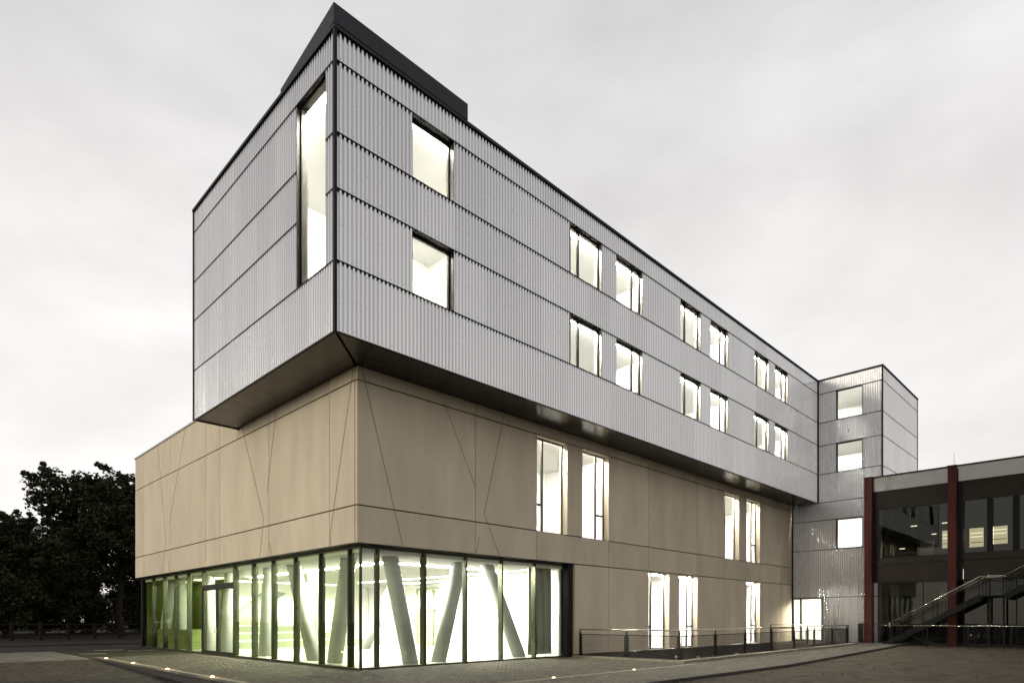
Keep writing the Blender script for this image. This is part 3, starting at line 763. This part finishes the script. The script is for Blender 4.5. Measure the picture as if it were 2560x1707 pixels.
# ------------------------------------------------------------------ lights set in the plaza edging
def ground_light(x, y, label, lens='lamp_ground'):
    e = empty('ground_light', (x, y, 0), label, 'ground light', 'lights set in the plaza edging')
    m = MB(); n = 20
    for i in range(n):
        a, b = 2 * math.pi * i / n, 2 * math.pi * (i + 1) / n
        ro, ri = .085, .062
        m.hexa([(x + r_ * math.cos(t), y + r_ * math.sin(t), z) for z in (-.02, .011) for r_, t in ((ri, a), (ro, a), (ro, b), (ri, b))])
    m.build('rim', 'steel', e)
    m = MB(); rings = [(0.05, .008), (.044, .022), (.028, .032), (.0, .036)]; b0 = []
    for r_, z in rings[:-1]:
        b0.append(len(m.v)); m.v += [(x + r_ * math.cos(2 * math.pi * i / n), y + r_ * math.sin(2 * math.pi * i / n), z) for i in range(n)]
    m.v.append((x, y, rings[-1][1]))
    for a, b in zip(b0[:-1], b0[1:]): m.f += [(a + i, a + (i + 1) % n, b + (i + 1) % n, b + i) for i in range(n)]
    m.f += [(b0[-1] + i, b0[-1] + (i + 1) % n, len(m.v) - 1) for i in range(n)]
    m.build('lens', lens, e, smooth=True)
    pl = bpy.data.lights.new('lens_glow', 'POINT'); pl.energy = 5.0 if lens == 'lamp_ground' else .7; pl.color = (1, .66, .32); pl.shadow_soft_size = .03
    po = link('lens_glow', pl, e, loc=(x, y, .11))
for y, l in ((12.77, 'glowing round light in the plaza edging, farthest from the glass corner'), (8.85, 'glowing round light in the left plaza edging, second from the far end'),
             (4.98, 'glowing round light in the left plaza edging, third from the far end'), (1.11, 'glowing round light in the left plaza edging, nearest the glass corner')):
    ground_light(-3.87, y, l)
ground_light(2.6, -5.755, 'small glowing light in the pale front strip, nearest the picture bottom', 'lamp_ground_dim')
ground_light(6.44, -5.755, 'small glowing light in the pale front strip, nearest the railing corner', 'lamp_ground_dim')

# ------------------------------------------------------------------ railing round the light well
rl = empty('railing', (10.75, -4.85, 0), 'dark steel railing with wire mesh and pale handrail round the light well', 'railing')
def rail_run(p, q, nb, z_p, z_q, first=True, last=True):
    p = Vector((*p, 0)); q = Vector((*q, 0)); u = (q - p); Ln = u.length; u /= Ln; nrm = Vector((-u.y, u.x, 0))
    zb = lambda t: z_p + (z_q - z_p) * t / Ln
    def at(t, z, o=0): v_ = p + u * t + nrm * o; return (v_.x, v_.y, zb(t) + z)
    MB().tube(at(-.06, 1.13), at(Ln + .06, 1.13), .027, n=10).build('handrail', 'handrail', rl, smooth=True)
    def bar(t0, t1, z0, z1, o, name, mat='steel_dark', par=rl):
        return MB().hexa([at(t0, z0, -o), at(t1, z0, -o), at(t1, z0, o), at(t0, z0, o), at(t0, z1, -o), at(t1, z1, -o), at(t1, z1, o), at(t0, z1, o)]).build(name, mat, par)
    for i in range(nb + 1):
        if (i == 0 and not first) or (i == nb and not last): continue
        t = i * Ln / nb
        MB().hexa([at(t - .055, -.35, -.012), at(t + .055, -.35, -.012), at(t + .055, -.35, .012), at(t - .055, -.35, .012),
                   at(t - .05, .93, -.012), at(t + .05, .93, -.012), at(t + .05, .93, .012), at(t - .05, .93, .012)]).build('post', 'steel_dark', rl)
        MB().hexa([at(t - .05, .931, -.012), at(t + .05, .931, -.012), at(t + .05, .931, .012), at(t - .05, .931, .012),
                   at(t - .01, 1.115, -.012), at(t + .02, 1.115, -.012), at(t + .02, 1.115, .012), at(t - .01, 1.115, .012)]).build('post_head', 'steel_dark', rl)
    for i in range(nb):
        a, b = i * Ln / nb + .075, (i + 1) * Ln / nb - .075
        fr = bar(a, b, .90, .935, .015, 'panel_frame')
        bar(a, b, .03, .055, .015, 'bottom_bar', par=fr); bar(a, a + .03, .056, .899, .014, 'side_bar', par=fr); bar(b - .03, b, .056, .899, .014, 'side_bar', par=fr)
        m = MB(); r = .004
        for z in np.arange(.1, .89, .05): m.tube(at(a + .03, z), at(b - .03, z), r, n=3, caps=False)
        for t in np.arange(a + .08, b - .04, .05): m.tube(at(t, .056, .004), at(t, .899, .004), r, n=3, caps=False)
        m.build('wire_mesh', 'steel_dark', fr, kind='stuff')
rail_run((10.75, -.12), (10.75, -4.85), 2, .04, .04)
rail_run((10.83, -4.85), (29.9, -4.85), 7, .04, .12, first=False)
rail_run((29.98, -4.75), (29.98, -.25), 2, .12, .12)

# ------------------------------------------------------------------ old building on the right
ob = empty('annex_building', (33.6, -5, 0), 'low dark brown building with red columns and pale metal roof fascia', 'building')
OF = Face('L', 33.6)
cols = [-4.86, -9.275, -13.69, -18.1, -22.5]
for yc in cols:
    c = MB().box(33.6, 34.03, yc - .21, yc + .21, -.3, 10.46).build('column', 'red', ob)
    MB().box(33.57, 34.05, yc - .235, yc + .235, 10.461, 10.54).build('column_cap', 'brown', c)
for a, b in zip(cols[:-1], cols[1:]):
    y1, y0 = a - .22, b + .22
    MB().box(33.86, 33.9, y0 + .03, y1 - .05, 9.60, 10.46).build('fascia_panel', 'fascia', ob)
    MB().box(33.80, 34.4, y0, y1, 10.47, 10.55).build('fascia_cap', 'brown', ob)
    MB().box(33.93, 34.05, y0 + .02, y1 - .25, 8.50, 9.65).build('spandrel_panel', 'brown', ob)
    MB().box(33.96, 34.05, y1 - .24, y1, 3.9, 9.65).build('jamb_panel', 'black', ob)
    MB().box(33.93, 34.05, y0 + .02, y1 - .25, 5.02, 5.38).build('spandrel_panel', 'brown', ob)
    MB().box(33.90, 34.05, y0 + .06, y1 - .29, 3.90, 4.99).build('spandrel_panel', 'brown', ob)
    for z0, z1, cuts in ((5.38, 8.50, (0, 1) if a > -5 else (0, .30, .37, .62, .69, 1)), (.12, 3.90, (0, .33, .66, 1))):
        m = MB(); m.box(33.95, 34.03, y0, y1 - .25, z0, z0 + .06); m.box(33.95, 34.03, y0, y1 - .25, z1 - .07, z1)
        m.box(33.95, 34.03, y0, y0 + .06, z0 + .061, z1 - .071); m.box(33.95, 34.03, y1 - .31, y1 - .25, z0 + .061, z1 - .071)
        wn = m.build('window', 'frame', ob)
        Y0, Y1 = y0 + .061, y1 - .311
        if len(cuts) == 2: MB().box(33.985, 33.992, Y0, Y1, z0 + .062, z1 - .072).build('pane', 'glass_dark', wn)
        else:
            cc = [Y1 - (Y1 - Y0) * t for t in cuts]
            for k in range(len(cc) - 1):
                if len(cuts) == 6 and k in (1, 3): MB().box(33.955, 34.02, cc[k + 1], cc[k], z0 + .062, z1 - .072).build('mullion', 'black', wn)
                else:
                    MB().box(33.985, 33.992, cc[k + 1] + .025, cc[k] - .025, z0 + .062, z1 - .072).build('pane', 'glass_dark', wn)
                    if len(cuts) == 4 and k: MB().box(33.955, 34.02, cc[k] - .024, cc[k] + .024, z0 + .062, z1 - .072).build('mullion', 'black', wn)
MB().box(34.3, 46, -22.6, -5.65, 10.2, 10.46).build('roof', 'brown', ob)
MB().box(33.97, 34.05, -22.5, -5.1, -.3, .115).build('plinth', 'brown', ob)
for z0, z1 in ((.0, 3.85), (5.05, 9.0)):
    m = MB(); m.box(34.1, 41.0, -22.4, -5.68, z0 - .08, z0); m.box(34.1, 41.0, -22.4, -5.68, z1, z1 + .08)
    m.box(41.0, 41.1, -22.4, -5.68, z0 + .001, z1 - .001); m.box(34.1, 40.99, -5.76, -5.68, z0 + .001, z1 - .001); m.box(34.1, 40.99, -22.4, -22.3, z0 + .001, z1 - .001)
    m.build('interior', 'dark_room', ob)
for (y0, y1, z0, z1) in ((-8.85, -8.2, 6.05, 7.15), (-10.3, -9.6, 6.0, 7.15), (-11.45, -10.72, 6.1, 7.15)):
    q = MB().box(36.8, 36.85, y0 * 1.0, y1, z0, z1).build('mirrored_window', 'mirror_glow', ob)  # added glowing panel in place of a lit window reflected in the panes
    for z in (z0 + .28, z0 + .62, z0 + .84): MB().box(36.78, 36.795, y0 + .04, y1 - .04, z - .02, z + .02).build('tube_light' if z > z0 + .5 else 'glazing_bar', 'lamp_tube' if z > z0 + .5 else 'black', q)  # bars and tubes drawn as part of that reflection
for (x_, y_, z_, l_) in ((36.5, -6.9, 7.55, .35), (37.5, -8.45, 7.7, .4), (36.2, -8.0, 6.9, .25), (37.0, -6.1, 6.2, .3)):
    MB().box(x_, x_ + .05, y_, y_ + l_, z_, z_ + .05).build('tube_light', 'lamp_tube', ob)
MB().box(40.9, 40.96, -8.8, -7.3, 5.6, 7.9).build('board', 'dark_room', ob)
lw = empty('whiteboard', (35.6, -7.6, 5.05), 'pale cabinet standing behind the upper window of the annex', 'cabinet')
MB().box(35.4, 35.9, -7.95, -7.3, 5.06, 6.45).build('cabinet_body', 'whiteboard', lw); MB().box(35.385, 35.398, -7.93, -7.32, 5.75, 5.95).build('notice_strip', 'plaster', lw)
lw.name = 'cabinet'
for k, (y, l) in enumerate(((-6.6, 'dark work table behind the annex upper window beside the red end column'), (-8.5, 'dark work table behind the annex upper window right of the pale cabinet'))):
    tb = empty('work_table', (36, y, 5.05), l, 'table', 'tables behind the annex window')
    MB().box(35.4, 36.6, y - .75, y + .5, 5.80, 5.85).build('table_top', 'cabinet', tb)
    for dx in (35.45, 36.5):
        for dy in (y - .7, y + .42): MB().box(dx, dx + .05, dy, dy + .05, 5.06, 5.799).build('leg', 'steel_dark', tb)
for y0, l in ((-5.95, 'pale drawn curtain behind the annex ground floor window beside the red end column'), (-8.55, 'narrow pale curtain behind the annex ground floor window left of the middle red column')):
    n = 40; v = []
    for z in (1.2, 3.75):
        v += [(34.35 + .05 * math.sin(i * .9), y0 - .45 * i / (n - 1) * (1 + (.2 if z < 2 else 0)), z) for i in range(n)]
    cobj = link('annex_curtain', fast_mesh('annex_curtain', v, [(i, i + 1, n + i + 1, n + i) for i in range(n - 1)], 'curtain', True))
    tag(cobj, l, 'curtain', 'annex curtains'); mo = cobj.modifiers.new('thick', 'SOLIDIFY'); mo.thickness = .006
for y in (-9.275, -13.0): MB().tube((34.2, y, 10.5), (34.2, y, 11.4), .012, .006, n=6).build('lightning_rod', 'steel', ob)

# outside stair in front of the annex
es = empty('outside_stair', (32.9, -6, 0), 'dark steel outside stair with double metal handrail before the annex', 'stair')
def flight(y0, z0, y1, z1, steps):
    for x in (32.3, 33.35):
        MB().hexa([(x, y0, z0 - .28), (x + .05, y0, z0 - .28), (x + .05, y1, z1 - .28), (x, y1, z1 - .28), (x, y0, z0 + .06), (x + .05, y0, z0 + .06), (x + .05, y1, z1 + .06), (x, y1, z1 + .06)]).build('stringer', 'steel_dark', es)
    for i in range(steps):
        t = (i + .5) / steps; y = y0 + (y1 - y0) * t; z = z0 + (z1 - z0) * t
        MB().box(32.355, 33.345, y - .14, y + .14, z - .02, z + .015).build('tread', 'steel_dark', es)
flight(-6.0, .1, -10.8, 2.93, 16); flight(-11.85, 2.93, -15.6, 5.1, 12)
MB().box(32.3, 33.4, -11.849, -10.801, 2.84, 2.92).build('landing', 'steel_dark', es)
MB().box(32.3, 33.6, -18.0, -15.61, 5.0, 5.09).build('landing', 'steel_dark', es)
for x, dz in ((32.28, 0), (33.42, 0)):
    P_ = [(-6.45, 1.39), (-10.80, 3.95), (-11.85, 3.95), (-15.6, 6.12), (-17.8, 6.12)]
    m = MB()
    for (ya, za), (yb, zb_) in zip(P_[:-1], P_[1:]): m.tube((x, ya, za), (x, yb, zb_), .028, n=8)
    m.build('handrail', 'handrail', es, smooth=True)
    m = MB()
    for (ya, za), (yb, zb_) in zip(P_[:-1], P_[1:]): m.tube((x + .04, ya, za - .13), (x + .04, yb, zb_ - .13), .018, n=6)
    m.build('second_rail', 'steel', es, smooth=True)
    for k in range(5):
        m = MB()
        for (ya, za), (yb, zb_) in zip(P_[:-1], P_[1:]): m.tube((x + .03, ya, za - .28 - k * .14), (x + .03, yb, zb_ - .28 - k * .14), .007, n=4, caps=False)
        m.build('infill_rod', 'steel_dark', es)
    for y in (-6.5, -8.6, -10.75, -11.8, -13.7, -15.6, -17.7):
        z = np.interp(-y, [6.45, 10.8, 11.85, 15.6, 17.8], [1.39, 3.95, 3.95, 6.12, 6.12])
        MB().box(x, x + .035, y - .02, y + .02, z - 1.05, z - .03).build('baluster', 'steel_dark', es)
for y, zt in ((-11.0, 2.83), (-11.7, 2.83), (-15.8, 4.99)):
    for x in (33.3,): MB().box(x, x + .08, y - .04, y + .04, -.3, zt).build('support_post', 'steel_dark', es)
# guard rail before the annex
gd = empty('guard_rail', (31.9, -6.3, 0), 'long low railing with a thin pale top rail before the annex', 'railing')
MB().tube((31.9, -6.5, 1.23), (31.9, -20, 1.23), .024, n=8).build('handrail', 'handrail', gd, smooth=True)
MB().tube((33.2, -5.1, 1.27), (31.92, -6.42, 1.25), .020, n=8).build('handrail', 'handrail', gd, smooth=True)
MB().box(31.87, 31.93, -6.55, -6.47, 1.15, 1.40).build('end_post_head', 'handrail', gd)
for y in np.arange(-6.5, -20, -1.9): MB().box(31.88, 31.92, y - .03, y + .03, -.2, 1.205).build('post', 'steel_dark', gd)
for z in np.arange(.15, 1.15, .11): MB().tube((31.9, -6.5, z), (31.9, -20, z), .008, n=4, caps=False).build('infill_rod', 'steel_dark', gd)
m = MB()
MB().tube((32.7, -7.35, .82), (32.7, -8.95, .02), .018, n=6).build('cellar_rail', 'handrail', gd); MB().tube((32.72, -7.2, .74), (32.72, -8.6, .03), .012, n=6).build('cellar_rail', 'steel', gd)
bx_ = tag(MB().box(33.4, 33.55, -4.6, -4.35, .1, 1.32).build('meter_box', 'steel_dark', None), 'slim dark post box between the tower cladding and the red end column', 'box')
MB().box(33.38, 33.57, -4.62, -4.33, 1.321, 1.35).build('lid', 'handrail', bx_)
# ------------------------------------------------------------------ trees, shrubs, fence on the left
def leaf_cloud(centers, radii, per, size, flat=.8):
    """leaf quads scattered in clumps; returns vertices and faces"""
    C_ = np.repeat(centers, per, 0); Rr = np.repeat(radii, per)[:, None]; n = len(C_)
    d_ = RNG.normal(size=(n, 3)); d_ /= np.linalg.norm(d_, axis=1)[:, None]
    p = C_ + d_ * Rr * (RNG.random((n, 1)) ** .5) * np.array([1, 1, flat])
    a = RNG.normal(size=(n, 3)); a[:, 2] *= .5; a /= np.linalg.norm(a, axis=1)[:, None]
    b = np.cross(a, RNG.normal(size=(n, 3))); b /= np.linalg.norm(b, axis=1)[:, None]
    s_ = size * RNG.uniform(.6, 1.3, (n, 1))
    V = np.stack([p - a * s_, p + b * s_ * .62, p + a * s_, p - b * s_ * .62], 1)
    return V.reshape(-1, 3), np.arange(n * 4).reshape(n, 4)
def tree(name, loc, height, spread, label, n_cl=260, per=42, size=.19, seed=0, trunk=.32, mat='leaf', low=.22, lobes=7):
    rg = np.random.default_rng(seed)
    e = empty(name, loc, label, 'tree', 'trees left of the building')
    x, y, z = loc; m = MB(); top = Vector((x + rg.uniform(-.5, .5), y, z + height * .62)); prev = Vector((x, y, z - .2)); r0 = trunk
    for k in range(1, 6):
        t = k / 5; p = Vector((x, y, z)).lerp(top, t) + Vector((rg.normal(0, .12), rg.normal(0, .12), 0)); m.tube(prev, p, r0, r0 * .78, n=9, caps=False); prev = p; r0 *= .78
    # main lobes of the crown, then clumps on them
    lob = []
    for k in range(lobes):
        a = 2 * math.pi * k / lobes + rg.uniform(-.4, .4); rr = spread * rg.uniform(.35, .72); zz = z + height * rg.uniform(low + .14, .80)
        lob.append((x + rr * math.cos(a), y + rr * math.sin(a), zz, spread * rg.uniform(.34, .5)))
    lob.append((x + rg.uniform(-1, 1), y, z + height * .80, spread * .42)); lob.append((x, y, z + height * .55, spread * .55))
    for lx, ly, lz, lr in lob:
        st_ = Vector((x, y, z + height * rg.uniform(.25, .45))); m.tube(st_, (lx, ly, lz), trunk * .42, .04, n=6, caps=False)
    m.build('trunk', 'bark', e, smooth=True)
    cs, rs = [], []
    for k in range(n_cl):
        lx, ly, lz, lr = lob[rg.integers(len(lob))]
        d_ = rg.normal(size=3); d_ /= np.linalg.norm(d_); q = rg.random() ** .4
        cs.append((lx + d_[0] * lr * q, ly + d_[1] * lr * q, lz + d_[2] * lr * .8 * q)); rs.append(rg.uniform(.45, 1.05))
    for k in range(90):                         # sprigs that break the outline
        lx, ly, lz, lr = lob[rg.integers(len(lob))]; d_ = rg.normal(size=3); d_[2] = abs(d_[2]); d_ /= np.linalg.norm(d_)
        for j in range(3):
            q = lr * (.92 + .13 * j) ; jt = rg.normal(0, .16, 3)
            cs.append((lx + q * d_[0] + jt[0], ly + q * d_[1] + jt[1], lz + q * d_[2] * .85 + jt[2])); rs.append(.55 - .13 * j)
    v_, f_ = leaf_cloud(np.array(cs), np.array(rs), per, size)
    link('crown', fast_mesh('crown', v_, f_, mat), e)
for (x, y, h_, sp, l, ncl, sd_, tk) in (
        (6.0, 52.0, 16.8, 7.8, 'tall dark leafy tree whose crown ends behind the concrete wall', 520, 3, .42),
        (-2.6, 53.0, 10.9, 6.4, 'lower dark tree at the left picture edge beyond the road', 420, 11, .36),
        (15.0, 62.0, 14.5, 8.0, 'dark tree far back right beside the glass hall end', 360, 5, .38),
        (2.0, 70.0, 12.5, 8.5, 'broad dark tree filling the gap behind the two nearest park trees', 420, 19, .34),
        (-12.0, 58.0, 9.4, 6.5, 'dark tree cut by the left picture edge', 300, 23, .34)):
    tree('maple_tree', (x, y, -.02), h_, sp, l, int(ncl * 1.35), 80, .165, sd_, tk, low=.04, lobes=9)
def shrub(x, y, w_, h_, label, seed):
    rg = np.random.default_rng(seed); cs = []; rs = []
    for k in range(int(95 * w_)):
        cs.append((x + rg.uniform(-w_, w_), y + rg.uniform(-1, 1), h_ * rg.uniform(.05, .85))); rs.append(rg.uniform(.45, .9))
    v_, f_ = leaf_cloud(np.array(cs), np.array(rs), 34, .17); o = link('shrub', fast_mesh('shrub', v_, f_, 'leaf_dark'), loc=(0, 0, 0))
    tag(o, label, 'shrub', 'shrubs at the back of the park')
for i, (x, y, w_, h_, l) in enumerate(((-6, 72, 5, 7.0, 'dark shrub thicket at the back of the park, leftmost'), (3, 73, 5, 8.5, 'dark shrub thicket at the back of the park under the trees'),
                                      (12, 73, 5, 9.5, 'dark shrub thicket behind the tall tree trunk'), (21, 75, 5, 9.0, 'dark shrub thicket at the back near the concrete wall'), (30, 92, 5, 6.6, 'dark shrub thicket behind the glass hall end'))):
    shrub(x, y, w_, h_, l, 40 + i)
for i, (x, y, wd, h_, l) in enumerate(((4, 104, 9, 6, 'pale house glimpsed low between the tree trunks at left'), (24, 108, 8, 7, 'pale house glimpsed beside the hall end through the leaves'))):
    hs = empty('distant_house', (x, y, 0), l, 'house', 'houses behind the park')
    MB().box(x - wd / 2, x + wd / 2, y, y + 8, -.1, h_ * .6).build('wall', 'house', hs)
    MB().hexa([(x - wd / 2 - .3, y - .3, h_ * .6), (x + wd / 2 + .3, y - .3, h_ * .6), (x + wd / 2 + .3, y + 8.3, h_ * .6), (x - wd / 2 - .3, y + 8.3, h_ * .6),
               (x - wd / 2 - .3, y + 3.9, h_), (x + wd / 2 + .3, y + 3.9, h_), (x + wd / 2 + .3, y + 4.1, h_), (x - wd / 2 - .3, y + 4.1, h_)]).build('roof', 'kerb_dark', hs)
    for k in range(4):
        xx = x - wd / 2 + (k + .5) * wd / 4
        wn = MB().box(xx - .5, xx + .5, y - .03, y - .002, 1.1, 2.5).build('window', 'white_post', hs); MB().box(xx - .42, xx + .42, y - .035, y - .031, 1.2, 2.4).build('pane', 'glass_dark', wn)
# timber fence along the park
fn = empty('timber_fence', (-2, 42, 0), 'dark timber post and rail fence along the park beyond the road', 'fence')
for x in np.arange(-14.0, 12, 1.75): MB().box(x - .11, x + .11, 42.3, 42.5, -.2, 1.32 + .05 * math.sin(x * 3)).build('post', 'wood_post', fn)
for z in (.35, .78, 1.2): MB().box(-14, 12, 42.36, 42.42, z - .05, z + .05).build('rail', 'wood_post', fn)
